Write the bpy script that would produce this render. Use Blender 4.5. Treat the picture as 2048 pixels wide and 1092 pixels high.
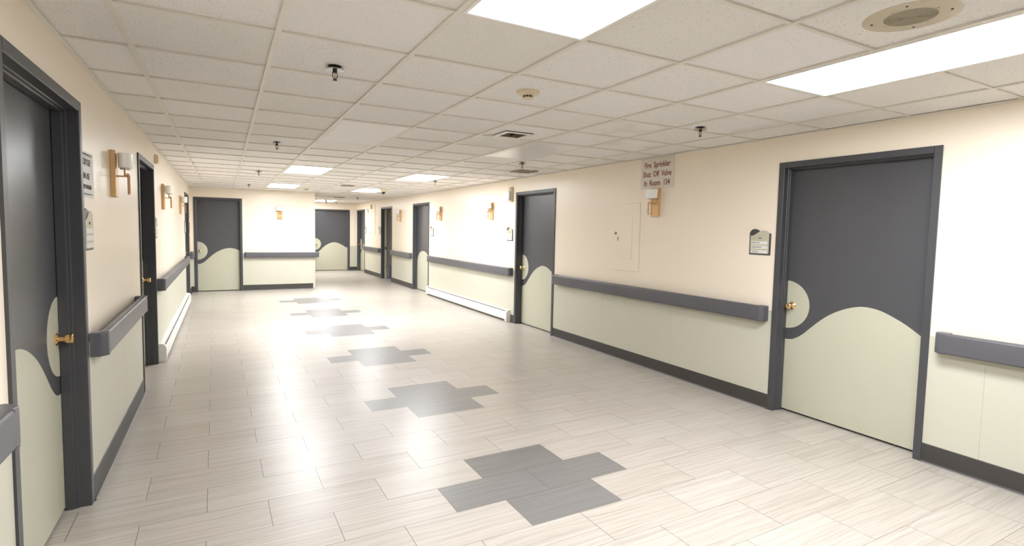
import bpy, bmesh, math, random
from mathutils import Vector, Matrix
for o in list(bpy.data.objects): bpy.data.objects.remove(o, do_unlink=True)
S = bpy.context.scene
COL = S.collection
PI = math.pi
# ---------------------------------------------------------------- camera
H = 2.4377            # ceiling height
XR, XL = 4.3282, -0.6785
YE, YF = 14.31, 19.95  # end of the block on the left, far wall
XC = 2.05
YB = -4.6             # wall behind the camera
CAMZ, FPX, YAW, PITCH, ROLL, CYO = 1.5744, 1059.713, 0.4986, 0.0674, 0.0194, -13.13
cam = bpy.data.cameras.new('camera'); camo = bpy.data.objects.new('camera', cam); COL.objects.link(camo)
fw = Vector((math.sin(YAW)*math.cos(PITCH), math.cos(YAW)*math.cos(PITCH), -math.sin(PITCH)))
rt = Vector((math.cos(YAW), -math.sin(YAW), 0)); up = rt.cross(fw)
R = math.cos(ROLL)*rt + math.sin(ROLL)*up; U = -math.sin(ROLL)*rt + math.cos(ROLL)*up
M = Matrix((R, U, -fw)).transposed().to_4x4(); M.translation = Vector((0, 0, CAMZ))
camo.matrix_world = M
cam.sensor_fit = 'HORIZONTAL'; cam.sensor_width = 36; cam.lens = 36*FPX/2048
cam.shift_y = CYO/2048; cam.clip_start = 0.02; cam.clip_end = 100
S.camera = camo
# ---------------------------------------------------------------- world, exposure
w = bpy.data.worlds.new('world'); S.world = w; w.use_nodes = True
w.node_tree.nodes['Background'].inputs[0].default_value = (1, .96, .9, 1)
w.node_tree.nodes['Background'].inputs[1].default_value = 0.02
S.view_settings.view_transform = 'Standard'; S.view_settings.look = 'None'
S.view_settings.gamma = 1; S.view_settings.use_curve_mapping = False
S.view_settings.exposure = 1.32
LIGHT = 15.0          # strength of the ceiling light panels

# ---------------------------------------------------------------- materials
def srgb(r, g, b):
    f = lambda c: ((c/255+.055)/1.055)**2.4 if c > 10 else c/255/12.92
    return (f(r), f(g), f(b), 1)
class NT:
    def __init__(s, name):
        s.m = bpy.data.materials.new(name); s.m.use_nodes = True
        s.t = s.m.node_tree; s.b = s.t.nodes['Principled BSDF']
    def n(s, typ, **k):
        x = s.t.nodes.new(typ)
        for a, v in k.items(): setattr(x, a, v)
        return x
    def l(s, a, b): s.t.links.new(a, b)
    def math(s, op, a, b=None, c=None):
        x = s.n('ShaderNodeMath', operation=op)
        for i, v in enumerate((a, b, c)):
            if v is None: continue
            if isinstance(v, (int, float)): x.inputs[i].default_value = v
            else: s.l(v, x.inputs[i])
        return x.outputs[0]
    def mix(s, f, a, b, blend='MIX'):
        x = s.n('ShaderNodeMix', data_type='RGBA', blend_type=blend)
        for i, v in ((0, f), (6, a), (7, b)):
            if isinstance(v, (int, float)): x.inputs[i].default_value = v
            elif isinstance(v, tuple): x.inputs[i].default_value = v
            else: s.l(v, x.inputs[i])
        return x.outputs[2]
    def noise(s, vec, scale, detail=3, rough=.5):
        x = s.n('ShaderNodeTexNoise'); x.inputs['Scale'].default_value = scale
        x.inputs['Detail'].default_value = detail; x.inputs['Roughness'].default_value = rough
        s.l(vec, x.inputs['Vector']); return x.outputs['Fac']
    def ramp(s, f, pts):
        x = s.n('ShaderNodeValToRGB'); e = x.color_ramp.elements
        e[0].position, e[0].color = pts[0]; e[1].position, e[1].color = pts[-1]
        for p, c in pts[1:-1]: q = e.new(p); q.color = c
        s.l(f, x.inputs[0]); return x.outputs[0]
    def bump(s, h, strength, dist=.001):
        x = s.n('ShaderNodeBump'); x.inputs['Strength'].default_value = strength; x.inputs['Distance'].default_value = dist
        s.l(h, x.inputs['Height']); s.l(x.outputs[0], s.b.inputs['Normal'])
    def vec(s, x=None, y=None, z=None):
        c = s.n('ShaderNodeCombineXYZ')
        for i, v in enumerate((x, y, z)):
            if v is None: continue
            if isinstance(v, (int, float)): c.inputs[i].default_value = v
            else: s.l(v, c.inputs[i])
        return c.outputs[0]
def paint(name, col, rough=.5, var=.04, scale=3, bump=.15, bscale=180, spec=.5, metal=0, emit=0):
    t = NT(name); g = t.n('ShaderNodeNewGeometry').outputs['Position']
    nz = t.noise(g, scale, 3)
    a = tuple(c*(1-var) for c in col[:3])+(1,); b = tuple(min(1, c*(1+var)) for c in col[:3])+(1,)
    t.l(t.mix(nz, a, b), t.b.inputs['Base Color'])
    t.b.inputs['Roughness'].default_value = rough; t.b.inputs['Metallic'].default_value = metal
    t.b.inputs['Specular IOR Level'].default_value = spec
    if bump: t.bump(t.noise(g, bscale, 2), bump)
    if emit:
        t.b.inputs['Emission Color'].default_value = (.955, .975, 1, 1); t.b.inputs['Emission Strength'].default_value = emit
    return t.m
MAT = {}
MAT['wall'] = paint('cream_wall_paint', srgb(248, 236, 218), .33, .012, 1.5, .12, 90)
MAT['wains'] = paint('sage_wall_panel', srgb(205, 203, 187), .45, .012, 2, .1, 150)
MAT['sage'] = paint('sage_laminate', srgb(196, 195, 175), .4, .012, 3, .08, 200)
MAT['door'] = paint('charcoal_door_laminate', srgb(80, 80, 84), .33, .05, 5, .25, 60)
MAT['frame'] = paint('charcoal_frame_paint', srgb(72, 72, 76), .4, .05, 8, .2, 120)
MAT['rail'] = paint('grey_vinyl_rail', srgb(92, 91, 97), .38, .04, 10, .2, 250)
MAT['base'] = paint('dark_vinyl_base', srgb(66, 63, 60), .5, .08, 6, .1, 90)
MAT['bead'] = paint('grey_floor_caulk', srgb(140, 136, 134), .5, .08, 20, .1, 90)
MAT['white'] = paint('white_enamel', srgb(242, 240, 236), .35, .01, 6, .05, 90)
MAT['fin'] = paint('dark_heater_element', srgb(60, 58, 55), .6, .1, 30, .2, 300)
MAT['brass'] = paint('polished_brass', srgb(236, 200, 146), .2, .05, 20, .05, 90, metal=1)
MAT['satin'] = paint('satin_brass', srgb(198, 156, 108), .35, .08, 12, .1, 200, metal=.75)
MAT['tan'] = paint('tan_brass_plate', srgb(219, 180, 128), .4, .06, 14, .1, 200, metal=.25)
MAT['steel'] = paint('grey_chrome', srgb(176, 172, 166), .25, .05, 20, .05, 90, metal=.9)
MAT['iron'] = paint('dark_bronze', srgb(50, 47, 45), .4, .1, 30, .1, 90, metal=.4)
MAT['black'] = paint('black_void', srgb(16, 15, 14), .8, .1, 20, 0)
MAT['cream'] = paint('cream_plastic', srgb(226, 212, 184), .4, .02, 12, .05, 90)
MAT['beige'] = paint('beige_speaker_enamel', srgb(208, 196, 174), .45, .02, 9, .05, 90)
MAT['shade'] = paint('opal_glass_shade', srgb(249, 248, 244), .3, .01, 9, .03, 90)
MAT['signback'] = paint('charcoal_sign_plastic', srgb(70, 69, 74), .4, .03, 12, .05, 90)
MAT['signface'] = paint('sage_sign_plastic', srgb(196, 193, 170), .45, .02, 12, .05, 90)
MAT['paper'] = paint('white_paper', srgb(232, 230, 228), .6, .02, 25, .1, 90)
MAT['ink'] = paint('black_ink', srgb(58, 56, 58), .6, .05, 25, 0)
MAT['redink'] = paint('dark_red_lettering', srgb(136, 52, 44), .5, .05, 25, 0)
MAT['pinkpaper'] = paint('faded_orange_notice', srgb(214, 178, 156), .6, .05, 60, .1, 90)
MAT['firesign'] = paint('light_grey_sign_board', srgb(226, 219, 206), .5, .02, 6, .05, 90)
MAT['grid'] = paint('off_white_ceiling_grid', srgb(232, 227, 216), .45, .03, 8, .05, 90)
MAT['blank'] = paint('smooth_white_unlit_diffuser', srgb(238, 235, 234), .3, .01, 4, 0)
MAT['grille'] = paint('dusty_vent_grille', srgb(150, 136, 118), .6, .15, 60, .3, 200)
MAT['spkgrille'] = paint('tan_speaker_mesh', srgb(176, 166, 144), .5, .05, 60, .3, 200)
MAT['binplastic'] = paint('grey_bin_plastic', srgb(112, 112, 118), .45, .03, 12, .1, 90)
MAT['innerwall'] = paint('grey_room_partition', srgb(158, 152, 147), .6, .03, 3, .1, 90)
MAT['jamb'] = paint('pale_jamb_edge', srgb(196, 188, 168), .5, .03, 3, .1, 90)
MAT['lamp'] = paint('lit_ceiling_diffuser', srgb(240, 240, 240), .5, .01, 4, 0, emit=LIGHT)
MAT['lens'] = paint('clear_strobe_lens', srgb(240, 240, 240), .12, .01, 4, 0)

def floor_material():
    t = NT('streaked_stone_look_floor_tile'); g = t.n('ShaderNodeNewGeometry').outputs['Position']
    sp = t.n('ShaderNodeSeparateXYZ'); t.l(g, sp.inputs[0]); X, Y = sp.outputs[0], sp.outputs[1]
    L, W, x0, y0, sh = .61, .305, 1.1279, 2.338, -.0236/1.83
    yy = t.math('DIVIDE', t.math('SUBTRACT', Y, y0), W)
    row = t.math('FLOOR', yy); fy = t.math('SUBTRACT', yy, row)
    m2 = t.math('FLOORED_MODULO', row, 2); m6 = t.math('FLOORED_MODULO', row, 6)
    xs = t.math('SUBTRACT', t.math('SUBTRACT', X, x0), t.math('MULTIPLY', t.math('SUBTRACT', Y, y0), sh))
    xx = t.math('ADD', t.math('DIVIDE', xs, L), t.math('MULTIPLY', t.math('SUBTRACT', m2, 1), .5))
    col = t.math('FLOOR', xx); fx = t.math('SUBTRACT', xx, col)
    eq = lambda a, b: t.math('COMPARE', a, b, .1)
    c0 = eq(col, 0); c1 = eq(col, 1)
    arm = t.math('MULTIPLY', t.math('MAXIMUM', eq(m6, 0), eq(m6, 2)), c0)
    mid = t.math('MULTIPLY', eq(m6, 1), t.math('MAXIMUM', c0, c1))
    lim = t.math('MULTIPLY', t.math('GREATER_THAN', row, -13), t.math('LESS_THAN', row, 36))
    dark = t.math('MULTIPLY', t.math('MAXIMUM', arm, mid), lim)
    wn = t.n('ShaderNodeTexWhiteNoise'); wn.noise_dimensions = '2D'; t.l(t.vec(row, col), wn.inputs['Vector'])
    rnd = wn.outputs['Value']
    off = t.math('MULTIPLY', rnd, 37)
    # soft warp so that the streaks meander like vein cut stone
    wv = t.noise(t.vec(t.math('MULTIPLY', X, 2.2), t.math('ADD', t.math('MULTIPLY', Y, 7), off)), 1, 2)
    yv = t.math('ADD', t.math('MULTIPLY', Y, 60), t.math('MULTIPLY', wv, 3.5))
    v1 = t.vec(t.math('MULTIPLY', X, 1.3), t.math('ADD', yv, off), off)
    s1 = t.noise(v1, 1.0, 4, .6)
    v2 = t.vec(t.math('MULTIPLY', X, 3), t.math('ADD', t.math('MULTIPLY', yv, 4.2), off), off)
    s2 = t.noise(v2, 1.0, 3, .6)
    f = t.math('ADD', t.math('MULTIPLY', s1, .6), t.math('MULTIPLY', s2, .4))
    light = t.ramp(f, [(.3, srgb(162, 154, 144)), (.5, srgb(191, 184, 175)), (.7, srgb(206, 200, 193))])
    dk = t.ramp(f, [(.3, srgb(112, 110, 109)), (.5, srgb(128, 126, 125)), (.7, srgb(142, 140, 138))])
    c = t.mix(dark, light, dk)
    tint = t.ramp(rnd, [(0, (.93, .92, .91, 1)), (1, (1, 1, 1, 1))])
    c = t.mix(1.0, c, tint, 'MULTIPLY')
    ex = t.math('MULTIPLY', t.math('MINIMUM', fx, t.math('SUBTRACT', 1, fx)), L)
    ey = t.math('MULTIPLY', t.math('MINIMUM', fy, t.math('SUBTRACT', 1, fy)), W)
    jx = t.math('LESS_THAN', ex, .0019); jy = t.math('LESS_THAN', ey, .0013)
    j = t.math('MAXIMUM', jx, jy)
    c = t.mix(t.math('MULTIPLY', j, .8), c, srgb(88, 78, 70))
    t.l(c, t.b.inputs['Base Color'])
    r = t.math('ADD', t.math('MULTIPLY', s1, .12), .27)
    t.l(r, t.b.inputs['Roughness']); t.b.inputs['Specular IOR Level'].default_value = .55
    h = t.math('SUBTRACT', t.math('MULTIPLY', s2, .25), j)
    t.bump(h, .25, .0008)
    return t.m
MAT['floor'] = floor_material()

CX0, CY0 = -.3829, 2.0312
def ceiling_material():
    t = NT('fissured_mineral_ceiling_tile'); g = t.n('ShaderNodeNewGeometry').outputs['Position']
    sp = t.n('ShaderNodeSeparateXYZ'); t.l(g, sp.inputs[0])
    i = t.math('FLOOR', t.math('DIVIDE', t.math('SUBTRACT', sp.outputs[0], CX0), .61))
    j = t.math('FLOOR', t.math('DIVIDE', t.math('SUBTRACT', sp.outputs[1], CY0), .61))
    wn = t.n('ShaderNodeTexWhiteNoise'); wn.noise_dimensions = '2D'; t.l(t.vec(i, j), wn.inputs['Vector'])
    base = t.ramp(wn.outputs['Value'], [(0, srgb(236, 233, 228)), (.5, srgb(241, 238, 235)), (1, srgb(243, 240, 238))])
    a = t.noise(t.vec(t.math('MULTIPLY', sp.outputs[0], 150), t.math('MULTIPLY', sp.outputs[1], 95), wn.outputs['Value']), 1, 2)
    b = t.noise(g, 240, 2)
    big = t.noise(g, 22, 2)
    pit = t.math('GREATER_THAN', t.math('ADD', a, t.math('MULTIPLY', big, .10)), .725)
    pin = t.math('GREATER_THAN', b, .66)
    pc = t.math('MAXIMUM', t.math('MULTIPLY', pit, .55), t.math('MULTIPLY', pin, .16))
    c = t.mix(pc, base, srgb(128, 114, 98))
    # a few water stained tiles: brownish smudges with a shape of their own
    eq = lambda p, q: t.math('COMPARE', p, q, .1)
    st = t.math('MAXIMUM', t.math('MULTIPLY', eq(i, 5), t.math('MAXIMUM', eq(j, 2), eq(j, 4))), t.math('MULTIPLY', eq(i, 6), t.math('MAXIMUM', eq(j, 1), eq(j, 3))))
    sm = t.ramp(t.noise(g, 3.2, 3), [(.48, (0, 0, 0, 1)), (.62, (1, 1, 1, 1))])
    c = t.mix(t.math('MULTIPLY', t.math('MULTIPLY', st, sm), .28), c, srgb(212, 190, 156))
    t.l(c, t.b.inputs['Base Color']); t.b.inputs['Roughness'].default_value = .9
    t.bump(t.math('SUBTRACT', 1, pc), .4, .002)
    return t.m
MAT['ceil'] = ceiling_material()

# ---------------------------------------------------------------- mesh helpers
class MB:
    def __init__(s, flip=False): s.bm = bmesh.new(); s.f = flip
    def box(s, x0, x1, y0, y1, z0, z1, bev=0, seg=2, rot=None):
        r = bmesh.ops.create_cube(s.bm, size=1)
        vs = r['verts']
        for v in vs:
            v.co = Vector(((x0+x1)/2+v.co.x*(x1-x0), (y0+y1)/2+v.co.y*(y1-y0), (z0+z1)/2+v.co.z*(z1-z0)))
        if bev:
            es = list({e for v in vs for e in v.link_edges})
            bmesh.ops.bevel(s.bm, geom=es, offset=bev, segments=seg, affect='EDGES', profile=.5)
        return s
    def prism(s, pts, axis, a, b):
        """extrude a polygon. axis 'x': pts=(y,z); 'y': pts=(x,z); 'z': pts=(x,y)"""
        def P(p, k): return (k, p[0], p[1]) if axis == 'x' else (p[0], k, p[1]) if axis == 'y' else (p[0], p[1], k)
        A = [s.bm.verts.new(P(p, a)) for p in pts]; B = [s.bm.verts.new(P(p, b)) for p in pts]
        n = len(pts); s.bm.faces.new(A); s.bm.faces.new(B)
        for i in range(n): s.bm.faces.new((A[i], A[(i+1) % n], B[(i+1) % n], B[i]))
        return s
    def lathe(s, prof, c=(0, 0, 0), axis='z', seg=32, sx=1, sy=1):
        """prof: list of (r, h) from one end to the other"""
        rings = []
        for r, h in prof:
            ring = []
            for k in range(seg):
                a = 2*PI*k/seg; p, q = r*math.cos(a)*sx, r*math.sin(a)*sy
                co = (p, q, h) if axis == 'z' else (p, h, q) if axis == 'y' else (h, p, q)
                ring.append(s.bm.verts.new((c[0]+co[0], c[1]+co[1], c[2]+co[2])))
            rings.append(ring)
        for A, B in zip(rings, rings[1:]):
            for k in range(seg): s.bm.faces.new((A[k], A[(k+1) % seg], B[(k+1) % seg], B[k]))
        if prof[0][0] > 1e-6: s.bm.faces.new(rings[0])
        if prof[-1][0] > 1e-6: s.bm.faces.new(rings[-1])
        return s
    def tube(s, pts, r, seg=10):
        pts = [Vector(p) for p in pts]; rings = []
        for i, p in enumerate(pts):
            d = (pts[min(i+1, len(pts)-1)]-pts[max(i-1, 0)]).normalized()
            a = d.orthogonal().normalized() if abs(d.x) > .9 or True else None
            ref = Vector((0, 1, 0)) if abs(d.y) < .9 else Vector((1, 0, 0))
            a = d.cross(ref).normalized(); b = d.cross(a)
            rings.append([s.bm.verts.new(p+r*(math.cos(2*PI*k/seg)*a+math.sin(2*PI*k/seg)*b)) for k in range(seg)])
        for A, B in zip(rings, rings[1:]):
            for k in range(seg): s.bm.faces.new((A[k], A[(k+1) % seg], B[(k+1) % seg], B[k]))
        s.bm.faces.new(rings[0]); s.bm.faces.new(rings[-1]); return s
    def build(s, name, mat, parent=None, smooth=False):
        bmesh.ops.remove_doubles(s.bm, verts=s.bm.verts, dist=1e-6)
        bmesh.ops.recalc_face_normals(s.bm, faces=s.bm.faces)
        me = bpy.data.meshes.new(name); s.bm.to_mesh(me); s.bm.free()
        me.materials.append(MAT[mat])
        if smooth:
            me.polygons.foreach_set('use_smooth', [True]*len(me.polygons))
            try: me.set_sharp_from_angle(angle=math.radians(38))
            except Exception: pass
        o = bpy.data.objects.new(name, me); COL.objects.link(o)
        if parent: o.parent = parent
        return o
def tag(o, label, cat, group=None, kind=None):
    o['label'] = label; o['category'] = cat
    if group: o['group'] = group
    if kind: o['kind'] = kind
    return o
def empty(name, loc, rz=0):
    o = bpy.data.objects.new(name, None); COL.objects.link(o); o.empty_display_size = .1
    o.location = loc; o.rotation_euler = (0, 0, rz); return o
def copy_tree(o, parent=None):
    c = o.copy(); COL.objects.link(c)
    if parent: c.parent = parent
    for ch in list(o.children): copy_tree(ch, c)
    return c
RW, LW, EW, SW = PI/2, -PI/2, PI, -PI/2   # right wall, left wall, walls facing -Y, side wall facing +X
def text(name, body, size, mat, parent, u, v, wd, align='LEFT', sx=1, bold=0, hgt=.0006):
    """lettering on a wall thing: u to the viewer's right, v up, wd out of the wall (local x = -u)"""
    c = bpy.data.curves.new(name, 'FONT'); c.body = body; c.size = size; c.align_x = align; c.align_y = 'CENTER'
    c.extrude = hgt; c.offset = bold; c.resolution_u = 3
    o = bpy.data.objects.new(name+'_curve', c); COL.objects.link(o)
    bpy.context.view_layer.update()
    me = bpy.data.meshes.new_from_object(o)
    bpy.data.objects.remove(o, do_unlink=True)
    for vt in me.vertices:
        x, y, z = vt.co; vt.co = (-(u+x*sx), wd+z, v+y)
    me.materials.clear(); me.materials.append(MAT[mat]); me.name = name
    r = bpy.data.objects.new(name, me); COL.objects.link(r); r.parent = parent
    return r

# ---------------------------------------------------------------- door schedule (outer frame limits along the wall)
RD = [(1.82, 3.03), (6.63, 7.84), (12.13, 13.37), (15.33, 16.54), (18.72, 19.92)]
LD = [(2.46, 3.67), (5.88, 7.09), (12.45, 13.66)]
ED = [(-.61, .395)]
FD = [(2.80, 4.06)]
DH = 2.215           # outer frame height
FF = .05             # frame face width
WT = .16             # wall thickness

# ---------------------------------------------------------------- floor, ceiling
m = MB(); m.box(XL-.2, XR+1.9, YB-.2, YF+.2, -.1, 0)
tag(m.build('floor', 'floor'), 'pale streaked plank tile floor with a row of grey crosses', 'floor', kind='structure')

HOLE = (2.225, 2.425, 4.20, 4.40)
def ceiling():
    m = MB(); zt = H+.010
    xs = sorted([XL-.1, HOLE[0], HOLE[1], XR+.1]); ys = sorted([YB-.1, HOLE[2], HOLE[3], YF+.1])
    for a in range(3):
        for b in range(3):
            if a == 1 and b == 1: continue
            m.box(xs[a], xs[a+1], ys[b], ys[b+1], zt, zt+.02)
    return m.build('ceiling', 'ceil')
tag(ceiling(), 'suspended ceiling of speckled off-white mineral tiles', 'ceiling', kind='structure')
def grid():
    m = MB(); hw = .0125; z0, z1 = H, H+.0095
    for i in range(0, 8):
        x = CX0+.61*i; m.box(x-hw, x+hw, YB, YF, z0, z1)
    j = -10
    while CY0+.61*j < YF:
        y = CY0+.61*j
        if y > YB: m.box(XL, XR, y-hw*.8, y+hw*.8, z0+.0014, z1)
        j += 1
    return m.build('trim_1', 'grid')
tag(grid(), 'off-white metal grid bars between the ceiling tiles', 'ceiling grid', kind='structure')
def angle():
    m = MB()
    m.box(XL, XL+.022, YB, YE, H-.002, H+.006); m.box(XR-.022, XR, YB, YF, H-.002, H+.006)
    m.box(XL, XC, YE-.022, YE, H-.002, H+.006); m.box(XC, XR, YF-.022, YF, H-.002, H+.006)
    m.box(XC, XC+.022, YE, YF, H-.002, H+.006)
    return m.build('trim_2', 'grid')
tag(angle(), 'off-white edge angle where the ceiling meets the walls', 'ceiling trim', kind='structure')

# ---------------------------------------------------------------- walls
def wall_y(name, xa, xb, y0, y1, doors, label):
    m = MB(); z1 = H+.03; cur = y0
    for a, b in doors:
        a2, b2 = a+.01, b-.01
        m.box(xa, xb, cur, a2, 0, z1); m.box(xa, xb, a2, b2, DH-.01, z1); cur = b2
    m.box(xa, xb, cur, y1, 0, z1)
    return tag(m.build(name, 'wall'), label, 'wall', kind='structure')
def wall_x(name, ya, yb, x0, x1, doors, label):
    m = MB(); z1 = H+.03; cur = x0
    for a, b in doors:
        a2, b2 = a+.01, b-.01
        m.box(cur, a2, ya, yb, 0, z1); m.box(a2, b2, ya, yb, DH-.01, z1); cur = b2
    m.box(cur, x1, ya, yb, 0, z1)
    return tag(m.build(name, 'wall'), label, 'wall', kind='structure')
wall_y('wall_right', XR, XR+WT, YB, YF+WT, RD, 'long cream wall on the right with five doors')
wall_y('wall_left', XL-WT, XL, YB, YE+WT, LD, 'cream wall on the left with three doors')
wall_x('wall_end', YE, YE+WT, XL, XC, ED, 'cream wall facing the viewer with one door and a single sconce')
wall_y('wall_side', XC-WT, XC, YE+WT, YF+WT, [], 'side of the projecting block beyond its corner')
wall_x('wall_far', YF, YF+WT, XC, XR, FD, 'farthest cream wall with one door')
wall_x('wall_back', YB-WT, YB, XL-WT, XR+WT, [], 'cream wall closing the hall behind the viewpoint')
# little room behind the open door
def room():
    m = MB(); d = RD[3]
    m.box(XR+WT, XR+1.85, d[1]+.02, d[1]+.08, 0, H); m.box(XR+WT, XR+1.85, d[0]-.35, d[0]-.3, 0, H)
    m.box(XR+1.8, XR+1.86, d[0]-.3, d[1]+.02, 0, H); m.box(XR+WT, XR+1.85, d[0]-.3, d[1]+.02, H, H+.03)
    return m.build('wall_inner', 'innerwall')
tag(room(), 'dim grey partition seen through the open door', 'wall', kind='structure')

# wainscot panels and base, wall by wall
tn = [3]
def wains_y(xw, sgn, y0, y1, label, z1=.90):
    m = MB(); a, b = sorted((xw, xw-sgn*.003)); y = y0
    while y < y1-1e-4:
        e = min(y+1.22, y1); m.box(a, b, y+.0008, e-.0008, .0, z1); y = e
    tag(m.build('trim_%d' % tn[0], 'wains'), label, 'wainscot', kind='structure'); tn[0] += 1
def wains_x(yw, x0, x1, label, z1=.90):
    m = MB(); m.box(x0, x1, yw-.003, yw, 0, z1)
    tag(m.build('trim_%d' % tn[0], 'wains'), label, 'wainscot', kind='structure'); tn[0] += 1
bn = {}
def base(segs, side, label):
    """segs: list of (axis, wallcoord, sign, a, b)"""
    m = MB()
    for ax, wc, sg, a, b in segs:
        t, h = .008, .135
        pr = [(wc-sg*.0025, 0), (wc-sg*(t+.010), 0), (wc-sg*(t+.006), .006), (wc-sg*t, .016), (wc-sg*t, h-.004), (wc-sg*(t-.004), h), (wc-sg*.0025, h)]
        m.prism(pr, 'y' if ax == 'y' else 'x', a, b) if ax == 'y' else m.prism(pr, 'x', a, b)
    tag(m.build('baseboard_'+side, 'base'), label, 'baseboard', kind='structure')
g = .0
rs = [(YB, RD[0][0]), (RD[0][1], RD[1][0]), (RD[1][1], RD[2][0]), (RD[2][1], RD[3][0]), (RD[3][1], RD[4][0])]
rl = ['right of the numbered door at the right', 'below the fire sprinkler sign', 'above the long white heater on the right', 'between the two far right doors', 'past the open door']
for (a, b), l in zip(rs, rl): wains_y(XR, 1, a, b, 'sage wall panel '+l)
ls = [(YB, LD[0][0]), (LD[0][1], LD[1][0]), (LD[1][1], LD[2][0]), (LD[2][1], YE)]
ll = ['at the near left edge', 'between the two nearest left doors', 'above the left heater', 'in the left corner beside the end door']
for (a, b), l in zip(ls, ll): wains_y(XL, -1, a, b, 'sage wall panel '+l)
wains_x(YE, XL+.003, ED[0][0], 'narrow sage panel left of the end door'); wains_x(YE, ED[0][1], XC, 'sage panel under the rail of the end wall')
wains_x(YF, XC, FD[0][0], 'sage panel left of the farthest door'); wains_x(YF, FD[0][1], XR-.003, 'sage panel right of the farthest door')
base([('y', XR, 1, rs[0][0], rs[0][1]), ('y', XR, 1, rs[1][0], rs[1][1]), ('y', XR, 1, RD[1][1], 7.95), ('y', XR, 1, rs[3][0], rs[3][1]), ('y', XR, 1, rs[4][0], rs[4][1])], 'right', 'dark vinyl base along the right wall')
base([('y', XL, -1, ls[0][0], ls[0][1]), ('y', XL, -1, ls[1][0], ls[1][1]), ('y', XL, -1, ls[3][0], ls[3][1])], 'left', 'dark vinyl base along the left wall')
base([('x', YE, 1, XL+.01, ED[0][0]), ('x', YE, 1, ED[0][1], XC-.055)], 'end', 'dark vinyl base under the end wall rail')
base([('x', YF, 1, XC, FD[0][0]), ('x', YF, 1, FD[0][1], XR-.01)], 'far', 'dark vinyl base on the farthest wall')
m = MB(); m.box(XC-.052, XC+.006, YE-.009, YE-.0035, 0, .83, .001); m.box(XC+.0005, XC+.006, YE-.009, YE+.06, 0, .83, .001)
tag(m.build('trim_%d' % tn[0], 'wains'), 'pale corner guard on the end wall corner below the rail', 'corner guard', kind='structure')

m = MB()
for wc, sg, a, b in [(XR, 1, rs[0][0], rs[0][1]), (XR, 1, rs[1][0], rs[1][1]), (XR, 1, rs[3][0], rs[3][1]), (XR, 1, rs[4][0], rs[4][1]), (XL, -1, ls[0][0], ls[0][1]), (XL, -1, ls[1][0], ls[1][1])]:
    m.prism([(wc-sg*.017, 0), (wc-sg*.026, 0), (wc-sg*.024, .004), (wc-sg*.017, .007)], 'y', a+.01, b-.01)
tag(m.build('trim_%d' % (tn[0]+1), 'bead'), 'thin light grey caulk line where the base meets the floor', 'floor trim', kind='structure')

# ---------------------------------------------------------------- doors
def spline(pts, n=8):
    out = []
    for i in range(len(pts)-1):
        p0 = pts[max(i-1, 0)]; p1 = pts[i]; p2 = pts[i+1]; p3 = pts[min(i+2, len(pts)-1)]
        for k in range(n):
            t = k/n
            out.append(tuple(.5*((2*p1[c])+(-p0[c]+p2[c])*t+(2*p0[c]-5*p1[c]+4*p2[c]-p3[c])*t*t+(-p0[c]+3*p1[c]-3*p2[c]+p3[c])*t**3) for c in (0, 1)))
    out.append(pts[-1]); return out
WAVE = spline([(0, .65), (.08, .662), (.16, .712), (.24, .79), (.32, .866), (.40, .928), (.50, .983), (.60, 1.018), (.68, 1.027), (.78, 1.012), (.88, .972), (.97, .925), (1.09, .845)])
def wave_panel(wd, side, yf, WAVE=WAVE):
    pts = [(0, .019)] + [(p[0], p[1]) for p in WAVE if p[0] < wd-.004]
    zl = [p[1] for p in WAVE if p[0] < wd-.004][-1]
    pts += [(wd-.004, zl-.004), (wd-.004, .019)]
    return [(side*(wd/2-s), z) for s, z in pts]
DOME = spline([(0, .76), (.08, .875), (.2, .965), (.38, 1.012), (.55, 1.010), (.7, .975), (.85, .90), (1.0, .80), (1.09, .74)])
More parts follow.
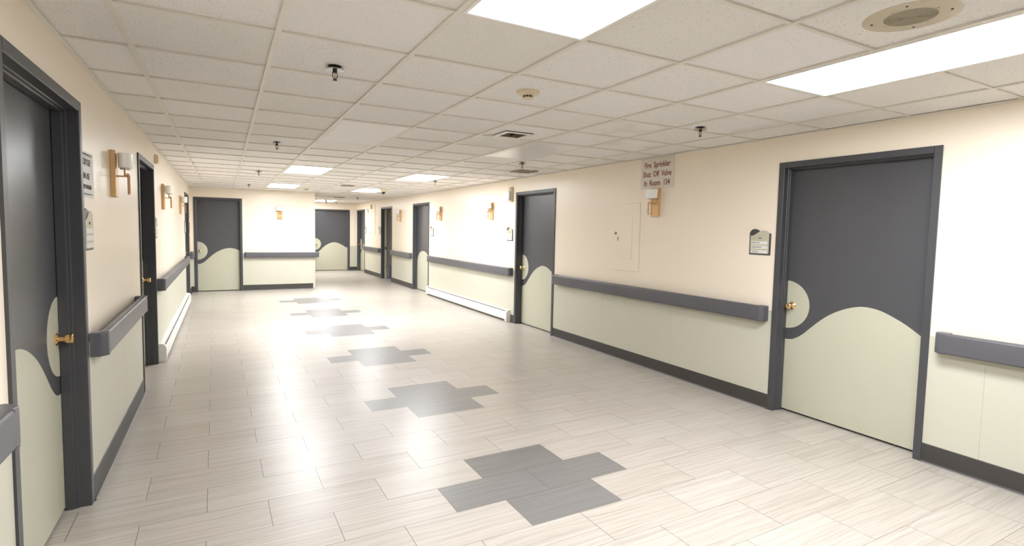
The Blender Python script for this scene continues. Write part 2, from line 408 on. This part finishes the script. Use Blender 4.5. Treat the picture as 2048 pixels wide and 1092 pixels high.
def door(n, loc, rz, width, side, label, open_=False, dome=False):
    """local x along the wall, y out of the wall; side=+1: knob at +x"""
    r = empty('door_%d' % n, loc, rz); tag(r, label, 'door', kind='structure')
    hw = width/2; iw = hw-FF; zt = DH-FF
    # frame: face, reveal with a stop
    m = MB()
    fr, dp = .012, -.155
    for sg in (-1, 1):
        a = [(sg*hw, -.0), (sg*hw, fr), (sg*(iw+.004), fr), (sg*iw, fr-.004), (sg*iw, -.042), (sg*(iw-.006), -.046), (sg*(iw-.006), -.058), (sg*(iw-.014), -.062), (sg*(iw-.014), -.102), (sg*iw, -.104), (sg*iw, dp), (sg*(hw-.012), dp), (sg*(hw-.012), 0)]
        m.prism(a, 'z', 0, DH)
    h = [(0, DH), (fr, DH), (fr, zt+.004), (fr-.004, zt), (-.042, zt), (-.046, zt-.006), (-.058, zt-.006), (-.062, zt-.014), (-.102, zt-.014), (-.104, zt), (dp, zt), (dp, DH-.012), (0, DH-.012)]
    m.prism(h, 'x', -iw, iw)
    f = m.build('door_frame', 'frame', r)
    w = 2*iw-.006
    if open_:
        s = MB(); s.box(side*iw-side*.020, side*iw, -.150, -.090, .0, zt-.014); s.build('jamb_edge', 'jamb', r)
        s = MB(); s.box(side*iw-side*.0225, side*iw-side*.019, -.140, -.105, .90, 1.0); s.build('strike_plate', 'iron', r)
        m = MB(); hx = -side*(iw-.004); m.box(min(hx, hx+side*.044), max(hx, hx+side*.044), -.16-w, -.16, .01, zt-.004, .002)
        m.build('leaf', 'door', r); return r
    yf = -.106
    m = MB(); m.box(-w/2, w/2, yf-.044, yf, .016, zt-.004, .0015, 1)
    leaf = m.build('leaf', 'door', r)
    m = MB(); m.prism(wave_panel(w, side, yf, DOME if dome else WAVE), 'y', yf-.0002, yf+.0018); pn = m.build('wave_panel', 'sage', leaf)
    pn['label'] = 'sage green wave-topped lower panel'
    if dome: return r
    m = MB(); rr, cz = .213, .965
    arc = [(side*(w/2-.004-rr*math.sin(PI*k/36)), cz+rr*math.cos(PI*k/36)) for k in range(37)]
    m.prism(arc, 'y', yf-.0002, yf+.0018); pn = m.build('half_circle_panel', 'sage', leaf); pn['label'] = 'sage green half circle behind the knob'
    m = MB(); kx = side*(w/2-.062)
    m.lathe([(.0, 0), (.033, 0), (.033, .003), (.028, .008), (.017, .012), (.0125, .016), (.0115, .032), (.014, .036), (.021, .043), (.026, .052), (.0275, .062), (.0265, .069), (.022, .073), (.010, .0745), (0, .0745)], (kx, yf+.0015, .958), 'y', 28)
    k = m.build('knob', 'brass', leaf, True); k['label'] = 'round polished brass knob'
    return r
mid = lambda d: (d[0]+d[1])/2
def rdoor(n, d, label, **k): return door(n, (XR, mid(d), 0), RW, d[1]-d[0], 1, label, **k)
rdoor(1, RD[0], 'large charcoal door at the right with sage wave panel, beside the 134 plaque')
rdoor(2, RD[1], 'charcoal wave-panel door in the right wall, left of the cream electrical panel')
rdoor(3, RD[2], 'charcoal door with plain sage dome panel, at the far end of the right-hand heater', dome=True)
rdoor(4, RD[3], 'open doorway in the far right wall with a grey bin inside', open_=True)
rdoor(5, RD[4], 'narrow-looking farthest door of the right wall, in the corner')
door(6, (XL, mid(LD[0]), 0), LW, 1.21, -1, 'nearest left door, charcoal above and sage wave below, brass knob')
door(7, (XL, mid(LD[1]), 0), LW, 1.21, -1, 'second left door, seen edge-on between the first sconce and the left heater')
door(8, (XL, mid(LD[2]), 0), LW, 1.21, -1, 'last left door, seen edge-on near the end wall corner')
door(9, (mid(ED[0]), YE, 0), EW, ED[0][1]-ED[0][0], 1, 'charcoal and sage door in the end wall left of the lone sconce')
door(10, (mid(FD[0]), YF, 0), EW, FD[0][1]-FD[0][0], 1, 'farthest door facing the viewer, past the projecting corner')

# ---------------------------------------------------------------- handrails
def handrail(loc, rz, length, label, z0=.80, z1=.94, caps=(1, 1), short=False):
    """local x from 0 to -length?  centred on the empty"""
    r = empty('handrail', loc, rz); tag(r, label, 'handrail', 'grey crash rails along the walls')
    L = length/2; cl = min(.075, length*.4); D = .088
    za, zb = z0-loc[2], z1-loc[2]
    # front cover: rounded bumper with a grip groove behind
    def arcp(cx, cz, rr, a0, a1, n=5): return [(cx+rr*math.cos(math.radians(a0+(a1-a0)*k/n)), cz+rr*math.sin(math.radians(a0+(a1-a0)*k/n))) for k in range(n+1)]
    rr = .016
    pr = arcp(D-rr, za+rr, rr, -90, 0)+arcp(D-rr, zb-rr, rr, 0, 90)+[(.046, zb), (.040, zb-.006), (.040, zb-.03), (.050, zb-.034), (.050, za+.012), (.040, za+.010), (.040, za)]
    m = MB(); m.prism(pr, 'x', -L+cl*caps[0], L-cl*caps[1]); m.build('bumper', 'rail', r, True)
    m = MB(); m.box(-L+cl*caps[0], L-cl*caps[1], .0032, .020, za+.01, zb-.045, .003); m.box(-L+cl*caps[0], L-cl*caps[1], .018, .052, za+.03, za+.05)
    m.build('retainer', 'rail', r)
    for sg, c in ((-1, caps[0]), (1, caps[1])):
        if not c: continue
        x1, x0 = sg*L, sg*(L-cl); R_ = .042
        out = [(x0, .0035), (x0, D)]+[(x1-sg*R_+sg*R_*math.sin(math.radians(t)), D-R_+R_*math.cos(math.radians(t))) for t in range(0, 91, 15)]+[(x1, .0035)]
        m = MB(); m.prism(out, 'z', za, zb)
        es = [e for e in m.bm.edges if abs(e.verts[0].co.z-e.verts[1].co.z) < 1e-6 and not (abs(e.verts[0].co.x-x0) < 1e-5 and abs(e.verts[1].co.x-x0) < 1e-5) and not (e.verts[0].co.y < .004 and e.verts[1].co.y < .004)]
        bmesh.ops.bevel(m.bm, geom=es, offset=.010, segments=3, affect='EDGES', profile=.5)
        m.build('end_cap', 'rail', r, True)
    return r
def rail_r(a, b, label, **k): return handrail((XR, (a+b)/2, .87), RW, b-a, label, **k)
def rail_l(a, b, label, z0=.812, z1=.95): return handrail((XL, (a+b)/2, .87), LW, b-a, label, z0=z0, z1=z1)
rail_r(-4.2, 1.765, 'grey rail running out of the frame at the right edge')
rail_r(3.07, 6.575, 'long grey rail below the electrical panel and fire sprinkler sign')
rail_r(7.90, 12.07, 'grey rail above the white heater on the right wall')
rail_r(13.42, 15.28, 'short grey rail between the two far right doors')
rail_r(16.59, 18.67, 'farthest grey rail of the right wall, past the open doorway')
rail_l(-4.2, 2.27, 'grey rail cut off by the left edge of the frame', z0=.845, z1=.98)
rail_l(3.73, 5.56, 'grey rail with rounded caps between the two nearest left doors')
rail_l(7.16, 12.2, 'grey rail above the white heater on the left wall')
rail_l(13.72, 14.30, 'stub of grey rail in the left corner beside the end door')
handrail(((.43+XC+.085)/2, YE, .87), EW, XC+.085-.43, 'grey rail across the end wall wrapping its outer corner', z0=.80, z1=.93)
handrail((XC, YE+1.2, .87), SW, 2.3, 'grey rail on the hidden side of the projecting corner', z0=.80, z1=.93)
handrail(((XC+.1+2.76)/2, YF, .87), EW, 2.76-XC-.1, 'grey rail left of the farthest door')

# ---------------------------------------------------------------- baseboard heaters
def heater(loc, rz, length, label):
    r = empty('baseboard_heater', loc, rz); tag(r, label, 'heater', 'white baseboard heaters')
    L = length/2; D = .082; c = .06
    m = MB(); m.box(-L+.01, L-.01, .0035, .008, .02, .205); m.prism([(.006, .205), (.040, .205), (.052, .198), (.053, .194), (.040, .200), (.006, .200)], 'x', -L+c*.5, L-c*.5)
    m.build('back_panel', 'white', r)
    m = MB(); m.prism([(D, .045), (D, .150), (.072, .178), (.068, .176), (D-.006, .148), (D-.006, .051), (.066, .049), (.066, .045)], 'x', -L+c*.5, L-c*.5); m.build('front_cover', 'white', r)
    m = MB(); m.prism([(.046, .183), (.063, .1855), (.063, .1835), (.046, .181)], 'x', -L+c*.5, L-c*.5); m.build('damper', 'white', r)
    m = MB(); m.box(-L+.05, L-.05, .012, .062, .07, .125); m.build('heating_element', 'fin', r)
    ep = [(.0035, .0), (.070, .0), (.078, .004), (D+.003, .02), (D+.003, .150), (D-.004, .178), (.066, .198), (.048, .208), (.0035, .212)]
    for sg in (-1, 1):
        m = MB(); m.prism(ep, 'x', sg*L, sg*(L-c)); b = list(m.bm.edges)
        bmesh.ops.bevel(m.bm, geom=[e for e in b if abs(e.verts[0].co.x-sg*L) < 1e-5 and abs(e.verts[1].co.x-sg*L) < 1e-5], offset=.006, segments=2, affect='EDGES', profile=.5)
        m.build('end_cap', 'white', r)
    # splice cover towards one end
    m = MB(); m.prism([(D-.001, .044), (D+.002, .044), (D+.002, .151), (.074, .181), (.071, .179), (D-.001, .149)], 'x', L-.62, L-.40) if rz == LW else m.prism([(D-.001, .044), (D+.0012, .044), (D+.0012, .151), (D-.001, .151)], 'x', .3, .306)
    m.build('joint_cover', 'white', r)
    return r
hl = heater((XL, (7.13+12.35)/2, 0), LW, 12.35-7.13, 'long white baseboard heater on the left wall, slots on top')
heater((XR, (7.97+12.1)/2, 0), RW, 12.1-7.97, 'long white baseboard heater on the right wall, front cover lit')

# ---------------------------------------------------------------- sconces
def sconce():
    r = empty('wall_sconce', (0, 0, 0))
    m = MB(); m.box(-.0625, .0625, 0, .030, -.16, .16, .003, 1); m.build('back_plate', 'tan', r)
    m = MB(); m.box(-.034, .034, .028, .080, -.017, -.010, .001, 1); m.box(-.011, .011, .070, .080, -.010, .040, .001, 1)
    m.box(-.034, -.027, .070, .096, .004, .010); m.box(-.034, -.027, .088, .096, -.017, .010); m.box(-.034, -.027, .070, .096, -.017, -.010)
    m.build('arm', 'satin', r)
    m = MB()
    m.box(-.030, -.023, .092, .102, -.140, .004); m.box(.023, .030, .092, .102, -.140, .004); m.box(-.023, .023, .092, .102, -.140, -.133); m.box(-.023, .023, .092, .102, -.003, .004); m.box(-.011, .011, .078, .093, -.015, -.003)
    m.build('drop_loop', 'satin', r)
    m = MB(); m.lathe([(0, 0), (.040, 0), (.040, .008), (0, .008)], (0, .080, .034), 'z', 28, 1.2, .8); m.build('shade_cup', 'steel', r, True)
    m = MB(); m.lathe([(.060, 0), (.0665, .006), (.070, .10), (.0665, .10), (.063, .008), (0, .006)], (0, .080, .042), 'z', 40, 1.3, .62); m.build('shade', 'shade', r, True)
    return r
SC = [((XR, 4.545, 1.925), RW, 'wall sconce directly below the fire sprinkler sign'),
      ((XR, 8.74, 1.925), RW, 'right wall sconce nearest to the second right door'),
      ((XR, 11.35, 1.925), RW, 'sconce above the far end of the right-hand rail and heater'),
      ((XR, 14.47, 1.925), RW, 'farthest sconce of the right wall, between two far doors'),
      ((XL, 4.60, 1.915), LW, 'largest sconce on the left wall, right of the oxygen notice'),
      ((XL, 8.02, 1.915), LW, 'middle sconce of the left wall, past the second door'),
      ((XL, 11.05, 1.915), LW, 'farthest sconce of the left wall, just before the last door'),
      ((1.22, YE, 1.91), EW, 'lone sconce facing the viewer on the end wall')]
sc0 = sconce()
for i, (l, rz, lab) in enumerate(SC):
    o = sc0 if i == 0 else copy_tree(sc0)
    o.location = l; o.rotation_euler = (0, 0, rz); tag(o, lab+', white shade on tan plate', 'wall lamp', 'tan and white wall sconces')

# ---------------------------------------------------------------- room plaques
def plaque(loc, rz, label, number=None, names=('', '', ''), w=.215, h=.235, flipw=False):
    r = empty('room_plaque', loc, rz); tag(r, label, 'room sign', 'sage and charcoal room plaques')
    # outline in viewer coordinates (u right, v up); local x = -u
    hw, hh = w/2, h/2
    crest = [(-hw, hh-.030), (-hw+.02, hh-.008), (-hw+.045, hh), (-hw+.075, hh-.004), (-hw+.10, hh-.018), (-hw+.125, hh-.034)]
    back = [(-hw, -hh)]+spline(crest, 4)+[(hw, hh-.040), (hw, -hh)]
    m = MB(); m.prism([(-u, v) for u, v in back], 'y', 0.001, .008); m.build('back_plate', 'signback', r)
    fw_ = [(-hw+.012, hh-.062), (-hw+.035, hh-.060), (-hw+.065, hh-.046), (-hw+.095, hh-.026), (-hw+.125, hh-.014), (-hw+.155, hh-.013), (-hw+.180, hh-.022), (hw-.014, hh-.036)]
    face = [(-hw+.012, -hh+.012)]+spline(fw_, 4)+[(hw-.014, -hh+.012)]
    m = MB(); m.prism([(-u, v) for u, v in face], 'y', .007, .012); m.build('face_plate', 'signface', r)
    for k, nm in enumerate(names):
        v = hh-.125-.041*k
        m = MB(); m.box(-(hw-.028), (hw-.022), .0115, .0132, v-.0135, v+.0135); s = m.build('name_slip', 'paper', r)
        if nm: text('lettering', nm, .0135 if k < 2 else .011, 'ink', s, -hw+.028, v, .0136, sx=.85 if k < 2 else .9)
    if number: text('room_number', number, .021, 'ink', r, 0, hh-.083, .0125, 'CENTER', bold=.0004)
    return r
plaque((XR, 3.19, 1.515), RW, 'plaque reading 134 with three name slips, left of the large right door', '134', ('BAUGHN, JULIA', 'GORMAN, REBECCA', 'Patient Attendant'))
plaque((XR, 8.04, 1.515), RW, 'plaque at the left side of the second right door', '132')
plaque((XR, 11.95-.02, 1.515), RW, 'plaque above the far end of the right heater rail', '130')
plaque((XR, 16.72, 1.505), RW, 'plaque just past the open doorway', '')
plaque((XR, 18.58, 1.505), RW, 'plaque beside the farthest door of the right wall')
plaque((XL, 3.785, 1.535), LW, 'tall-looking plaque between the nearest left door and its rail', '133')
plaque((XL, 7.21, 1.53), LW, 'plaque just past the second left door frame', '131')
plaque((XL, 12.32, 1.52), LW, 'plaque before the last left door, under the farthest sconce')
plaque((2.70, YF, 1.505), EW, 'plaque left of the farthest door, mostly hidden by the corner', w=.19)

# notices
r = empty('oxygen_notice', (XL, 3.805, 1.845), LW); tag(r, 'white paper notice reading oxygen in use, above the nearest left plaque', 'notice')
m = MB()
N = 12
for k in range(N):   # slightly curled sheet
    u0, u1 = -.118+.236*k/N, -.118+.236*(k+1)/N
    f = lambda u: .002+.010*max(0, (u-.03)/.088)**2
    m.prism([(-u0, f(u0)), (-u1, f(u1)), (-u1, f(u1)+.001), (-u0, f(u0)+.001)], 'z', -.13, .125)
m.build('sheet', 'paper', r)
text('lettering', 'OXYGEN', .052, 'ink', r, -.108, .065, .006, sx=1.0)
text('lettering', 'IN USE', .050, 'ink', r, -.085, -.012, .004, sx=1.02)
text('lettering', 'NO SMOKING', .034, 'ink', r, -.108, -.072, .007, sx=.98)
for v in (.108, -.112): m = MB(); m.box(-.10, .112, .0035, .0125, v, v+.002); m.build('ruled_line', 'ink', r)

r = empty('fire_valve_sign', (XR, 4.55, 2.26), RW); tag(r, 'grey board with red text Fire Sprinkler Shut Off Valve In Room 134', 'sign')
m = MB(); m.box(-.262, .262, .001, .005, -.175, .174, .001, 1); m.build('board', 'firesign', r)
text('lettering', 'Fire  Sprinkler', .089, 'redink', r, 0, .092, .0055, 'CENTER', sx=.79, bold=.0012)
text('lettering', 'Shut  Off  Valve', .089, 'redink', r, 0, -.012, .0055, 'CENTER', sx=.79, bold=.0012)
text('lettering', 'In  Room  134', .089, 'redink', r, 0, -.113, .0055, 'CENTER', sx=.79, bold=.0012)

r = empty('corner_notice', (XL, 13.83, 1.51), LW); tag(r, 'faded orange notice past the last left door, in the corner', 'notice')
m = MB(); m.box(-.09, .09, .001, .012, -.12, .12, .001, 1); m.build('board', 'pinkpaper', r)
for k in range(5): m = MB(); m.box(-.07, .07, .012, .0128, .075-.035*k, .087-.035*k); m.build('print_line', 'ink', r)
r = empty('hanging_marker', (XL, 13.80, 1.81), LW); tag(r, 'narrow strip of small faded marks above the orange corner notice', 'notice')
m = MB(); m.box(-.05, .05, .001, .006, -.11, .11); m.build('strip', 'cream', r)
for k in range(3): m = MB(); m.box(-.035, .035, .006, .010, .06-.075*k, .09-.075*k, .002); m.build('print_mark', 'pinkpaper', r)

# ---------------------------------------------------------------- electrical panel
r = empty('electrical_panel', (XR, 5.07, 1.52), RW); tag(r, 'cream painted electrical panel cover flush on the right wall', 'electrical panel')
m = MB(); m.box(-.27, .27, .0005, .007, -.41, .41, .003, 1); m.build('cover', 'wall', r)
m = MB(); m.box(-.14, .14, .007, .0095, -.27, .27, .0015, 1); d = m.build('panel_door', 'wall', r)
m = MB(); m.lathe([(0, 0), (.016, 0), (.016, .012), (.012, .016), (0, .016)], (.155, .007, .05), 'y', 20); m.box(.150, .160, .02, .030, .034, .066, .001); m.build('lock', 'steel', r, True)
m = MB(); m.box(.108, .118, .009, .011, -.045, .005); m.build('latch_slot', 'iron', r)

# ---------------------------------------------------------------- alarm devices on walls
r = empty('alarm_strobe', (XR, 8.00, 2.19), RW); tag(r, 'cream alarm box with white lens, left of the second right door top', 'alarm')
m = MB(); m.box(-.055, .055, .0, .045, -.125, .125, .006); m.build('housing', 'cream', r)
m = MB(); m.box(-.042, .05, .045, .085, -.105, .055, .012, 3); m.build('lens', 'lens', r, True)
m = MB(); m.box(-.035, .035, .045, .055, .07, .11, .003); m.build('sounder', 'cream', r)
r = empty('junction_box', (XL, 7.30, 2.305), LW); tag(r, 'small cream box high on the left wall past the second door', 'wall box')
m = MB(); m.box(-.055, .055, 0, .030, -.05, .05, .003); m.build('housing', 'cream', r)
m = MB(); m.box(-.045, .045, .030, .036, -.042, .042, .002); m.build('cover', 'tan', r)
r = empty('bell_alarm', (XR, 18.25, 2.15), RW); tag(r, 'round white alarm dome near the farthest right door', 'alarm')
m = MB(); m.box(-.08, .08, 0, .03, -.08, .08, .004); m.build('housing', 'white', r)
m = MB(); m.lathe([(.075, 0), (.075, .02), (.06, .05), (.03, .065), (0, .07)], (0, .03, 0), 'y', 28); m.build('dome', 'lens', r, True)
r = empty('wall_sensor', (XR, 17.75, 2.27), RW); tag(r, 'small cream sensor box above and right of the round alarm dome', 'wall box')
m = MB(); m.box(-.06, .06, 0, .05, -.07, .07, .01); m.build('housing', 'cream', r)
m = MB(); m.lathe([(.02, 0), (.015, .01), (0, .012)], (0, .05, -.02), 'y', 16); m.build('eye', 'lens', r, True)
r = empty('wall_switch', (XR, 17.95, 1.39), RW); tag(r, 'tiny tan wall switch between the two farthest plaques', 'switch')
m = MB(); m.box(-.035, .035, 0, .006, -.045, .045, .002); m.build('plate', 'tan', r)
m = MB(); m.box(-.008, .008, .006, .014, -.012, .012, .002); m.build('toggle', 'cream', r)
r = empty('cable_cover', (XR, 17.3, 1.75), RW); tag(r, 'slim cream cable cover running down the far right wall', 'cable cover')
m = MB(); m.box(-.008, .008, 0.0005, .008, -.35, .6, .002); m.build('cover_strip', 'cream', r)
m = MB(); m.box(-.014, .014, 0.0005, .012, -.38, -.35, .002); m.build('end_cap', 'cream', r)

# ---------------------------------------------------------------- waste bin
r = empty('waste_bin', (XR+.215, 16.365, 0)); tag(r, 'grey plastic bin standing inside the open doorway', 'bin')
m = MB(); m.lathe([(0, 0), (.088, 0), (.092, .01), (.108, .37), (.103, .37), (.087, .02), (0, .018)], (0, 0, 0), 'z', 36, 1, .8); m.build('body', 'binplastic', r, True)
m = MB(); m.lathe([(.107, .362), (.119, .362), (.121, .372), (.118, .405), (.112, .41), (.102, .41), (.101, .37), (.107, .362)], (0, 0, 0), 'z', 36, 1, .8); m.build('rim', 'binplastic', r, True)

# ---------------------------------------------------------------- ceiling lights
def light(lit=True):
    r = empty('ceiling_light' if lit else 'blank_ceiling_panel', (0, 0, H))
    a, b = .2925, .5975
    m = MB(); t = .018
    for x0, x1, y0, y1 in ((-a, a, -b, -b+t), (-a, a, b-t, b), (-a, -a+t, -b+t, b-t), (a-t, a, -b+t, b-t)):
        m.box(x0, x1, y0, y1, -.002 if lit else .001, .008)
    m.build('frame', 'white' if lit else 'grid', r)
    m = MB(); m.box(-a+t, a-t, -b+t, b-t, .0005, .006); m.build('diffuser', 'lamp' if lit else 'blank', r)
    return r
cxm = lambda i: CX0+.61*(i+.5)
LI = [(2, -1, 'big lit ceiling light cut by the top edge of the picture, at its centre'),
      (5, -1, 'large lit ceiling light at the upper right next to the round speaker'),
      (2, 11, 'lit ceiling light in the middle distance, left column, nearer of two'),
      (5, 11, 'lit ceiling light in the middle distance, right column, nearer of two'),
      (2, 17.1, 'small lit ceiling light just in front of the end wall'),
      (5, 17.1, 'small lit ceiling light beside the black dome camera'),
      (5, 27.0, 'farthest lit ceiling light, over the farthest door'),
      (9, 22.2, 'added unseen light panel brightening the small room behind the open door'),  # added out of view to brighten the grey room wall
      ]
l0 = light()
for k, (i, j, lab) in enumerate(LI):
    o = l0 if k == 0 else copy_tree(l0); o.location = (cxm(i), CY0+.61*j, H); tag(o, lab, 'ceiling light', 'lit rectangular ceiling lights')
p0 = light(False)
for k, (i, j, lab) in enumerate([(2, 5, 'smooth unlit white panel in the tiled ceiling, left of the smoke detector'), (5, 5, 'smooth unlit white panel in the ceiling beyond the open square vent')]):
    o = p0 if k == 0 else copy_tree(p0); o.location = (cxm(i), CY0+.61*j, H); tag(o, lab, 'ceiling panel', 'unlit ceiling panels')

# ---------------------------------------------------------------- sprinklers
def sprinkler():
    r = empty('fire_sprinkler', (0, 0, H))
    m = MB(); m.lathe([(0, -.0005), (.036, -.0005), (.036, .001), (0, .001)], (0, 0, 0), 'z', 28); m.build('hole_shade_disc', 'black', r)  # flat black disc, the hole's darkness painted onto the tile
    m = MB(); m.lathe([(0, -.021), (.020, -.021), (.030, -.018), (.048, -.022), (.049, -.018), (.030, -.014), (.0, -.015)], (0, 0, 0), 'z', 32); m.build('escutcheon', 'steel', r, True)
    m = MB(); m.lathe([(.009, 0), (.009, -.018), (.0125, -.02), (.0125, -.034), (.010, -.036), (0, -.036)], (0, 0, 0), 'z', 16)
    for sg in (-1, 1): m.tube([(sg*.010, 0, -.032), (sg*.0125, 0, -.042), (sg*.0125, 0, -.055), (sg*.008, 0, -.064), (0, 0, -.068)], .0022, 8)
    m.build('body', 'iron', r, True)
    m = MB(); m.tube([(0, 0, -.036), (0, 0, -.064)], .0026, 8); m.build('glass_bulb', 'satin', r, True)
    m = MB(); m.lathe([(0, -.066), (.005, -.067), (.0125, -.073), (.0135, -.075), (.004, -.073), (0, -.073)], (0, 0, 0), 'z', 20); m.build('deflector', 'iron', r, True)
    return r
SP = [(.545, 3.06, 'nearest fire sprinkler, hanging at the upper left of centre'), (.50, 6.09, 'second sprinkler of the left row, left of the unlit panel'),
      (.50, 9.35, 'third sprinkler of the left row, beside a lit light'), (.48, 12.5, 'last sprinkler of the left row, before the end wall'),
      (3.44, 3.14, 'nearest sprinkler of the right row, left of the large right door top'), (3.36, 5.95, 'sprinkler just in front of the perforated square grille'),
      (3.35, 9.1, 'sprinkler at the edge of the middle-distance light'), (3.33, 12.6, 'sprinkler beneath the dome camera'),
      (3.42, 15.7, 'sprinkler in the far passage before the last light'), (3.42, 19.0, 'sprinkler beside the farthest light')]
s0 = sprinkler()
for k, (x, y, lab) in enumerate(SP):
    o = s0 if k == 0 else copy_tree(s0); o.location = (x, y, H+.010); tag(o, lab, 'sprinkler', 'ceiling fire sprinklers')

# ---------------------------------------------------------------- detectors, speaker, vents, camera
def detector(x, y, lab):
    r = empty('smoke_detector', (x, y, H+.010)); tag(r, lab, 'smoke detector', 'cream smoke detectors')
    m = MB(); m.lathe([(0, 0), (.072, 0), (.072, -.012), (.066, -.020), (.040, -.026), (.036, -.028), (0, -.028)], (0, 0, 0), 'z', 40); m.build('base', 'cream', r, True)
    m = MB(); m.lathe([(.030, -.026), (.029, -.040), (0, -.040)], (0, 0, 0), 'z', 32); m.build('sensor_chamber', 'iron', r, True)
    m = MB()
    for k in range(10):
        a = 2*PI*k/10; c, s = math.cos(a), math.sin(a)
        m.tube([(.034*c, .034*s, -.026), (.031*c, .031*s, -.042)], .0022, 6)
    m.lathe([(.033, -.040), (.033, -.044), (.028, -.048), (.012, -.050), (0, -.050)], (0, 0, 0), 'z', 32)
    m.build('cage', 'cream', r, True)
detector(1.69, 2.94, 'round cream smoke detector on the ceiling, centre of the picture')
detector(1.66, 12.9, 'small distant smoke detector above the end wall')
r = empty('ceiling_speaker', (2.395, 1.15, H+.010)); tag(r, 'large round beige speaker in the ceiling at the upper right', 'speaker')
m = MB(); m.lathe([(0, .002), (.161, .0005), (.162, -.0008), (.158, -.0016), (.095, -.003), (.092, -.0025), (0, -.0025)], (0, 0, 0), 'z', 64); m.build('bezel', 'beige', r, True)
m = MB(); pr = []
for k in range(17):
    q = .089-.0052*k; pr += [(q, -.003), (q-.0022, -.0048), (q-.0040, -.003)]
m.lathe(pr, (0, 0, 0), 'z', 56); m.build('grille', 'spkgrille', r)
for k in range(4):
    a = math.radians(20+90*k); m = MB(); m.lathe([(.0045, -.001), (.0045, -.004), (0, -.0052)], (.128*math.cos(a), .128*math.sin(a), 0), 'z', 14); m.build('screw', 'iron', r, True)
for k in range(4):
    a = math.radians(-8+90*k); m = MB(); m.lathe([(.004, -.0025), (.004, -.0042), (0, -.005)], (.101*math.cos(a), .101*math.sin(a), 0), 'z', 14); m.build('rivet', 'tan', r, True)
# open vent with its cavity
r = empty('open_ceiling_vent', (2.325, 4.30, H+.010)); tag(r, 'square ceiling vent with missing grille and dark opening', 'vent')
m = MB()
for x0, x1, y0, y1 in ((-.145, .145, -.145, -.098), (-.145, .145, .098, .145), (-.145, -.098, -.098, .098), (.098, .145, -.098, .098)): m.box(x0, x1, y0, y1, -.012, -.007, .001, 1)
m.build('flange', 'grid', r)
m = MB()
for x0, x1, y0, y1 in ((-.10, .10, -.10, -.098), (-.10, .10, .098, .10), (-.10, -.098, -.098, .098), (.098, .10, -.098, .098)): m.box(x0, x1, y0, y1, -.008, .16)
m.box(-.10, .10, -.10, .10, .158, .162); m.build('duct', 'grille', r)
m = MB(); m.box(-.09, -.01, .02, .09, .03, .10, .004); m.box(.02, .03, -.09, .09, .0, .12); m.box(-.09, .09, -.06, -.05, .05, .12); m.build('damper_blade', 'iron', r)
# black strips that put the shadow between flange and tiles into colour
m = MB()
for x0, x1, y0, y1 in ((-.135, .135, -.135, -.10), (-.135, .135, .10, .135), (-.135, -.10, -.10, .10), (.10, .135, -.10, .10)): m.box(x0, x1, y0, y1, -.0075, .0)
m.build('shadow_gap_strip', 'black', r)
def grille(x, y, s, lab, d=.0):
    r = empty('ceiling_vent', (x, y, H+.006)); tag(r, lab, 'vent', 'square perforated ceiling vents')
    m = MB()
    for x0, x1, y0, y1 in ((-s, s, -s, -s+.02), (-s, s, s-.02, s), (-s, -s+.02, -s+.02, s-.02), (s-.02, s, -s+.02, s-.02)): m.box(x0, x1, y0, y1, -.010, .004, .001, 1)
    m.build('frame', 'grille', r)
    m = MB(); n = 16; q = 2*(s-.02)/n
    for k in range(n): m.box(-s+.02+q*k, -s+.02+q*k+q*.5, -s+.02, s-.02, -.009, -.003); m.box(-s+.02, s-.02, -s+.02+q*k, -s+.02+q*k+q*.5, -.008, -.003)
    m.build('mesh_screen', 'grille', r)
    m = MB(); m.box(-s+.01, s-.01, -s+.01, s-.01, -.001, .002); m.build('backing', 'black', r)
grille(3.87, 6.80, .155, 'dusty perforated square vent near the second right door')
grille(2.28, 11.4, .12, 'small square vent between the distant lights')
grille(2.95, 16.0, .15, 'faint square vent in the far passage ceiling')
r = empty('dome_camera', (3.12, 11.75, H+.010)); tag(r, 'small security camera with dark dome on a tan ceiling mount', 'camera')
m = MB(); m.lathe([(0, 0), (.085, 0), (.080, -.02), (.045, -.075), (0, -.075)], (0, 0, 0), 'z', 28); m.build('mount', 'cream', r, True)
m = MB(); m.lathe([(.036, -.070), (.040, -.085), (.036, -.103), (.022, -.117), (0, -.122)], (0, 0, 0), 'z', 24); m.build('dome', 'iron', r, True)
r = empty('ceiling_box', (2.86, 17.7, H+.010)); tag(r, 'small cream box hanging from the ceiling before the farthest light', 'ceiling box')
m = MB(); m.box(-.03, .03, -.08, .08, -.13, -.01, .006); m.build('housing', 'beige', r)
m = MB(); m.lathe([(.03, 0), (.03, -.008), (.012, -.012), (0, -.012)], (0, 0, 0), 'z', 20); m.build('canopy', 'cream', r, True)
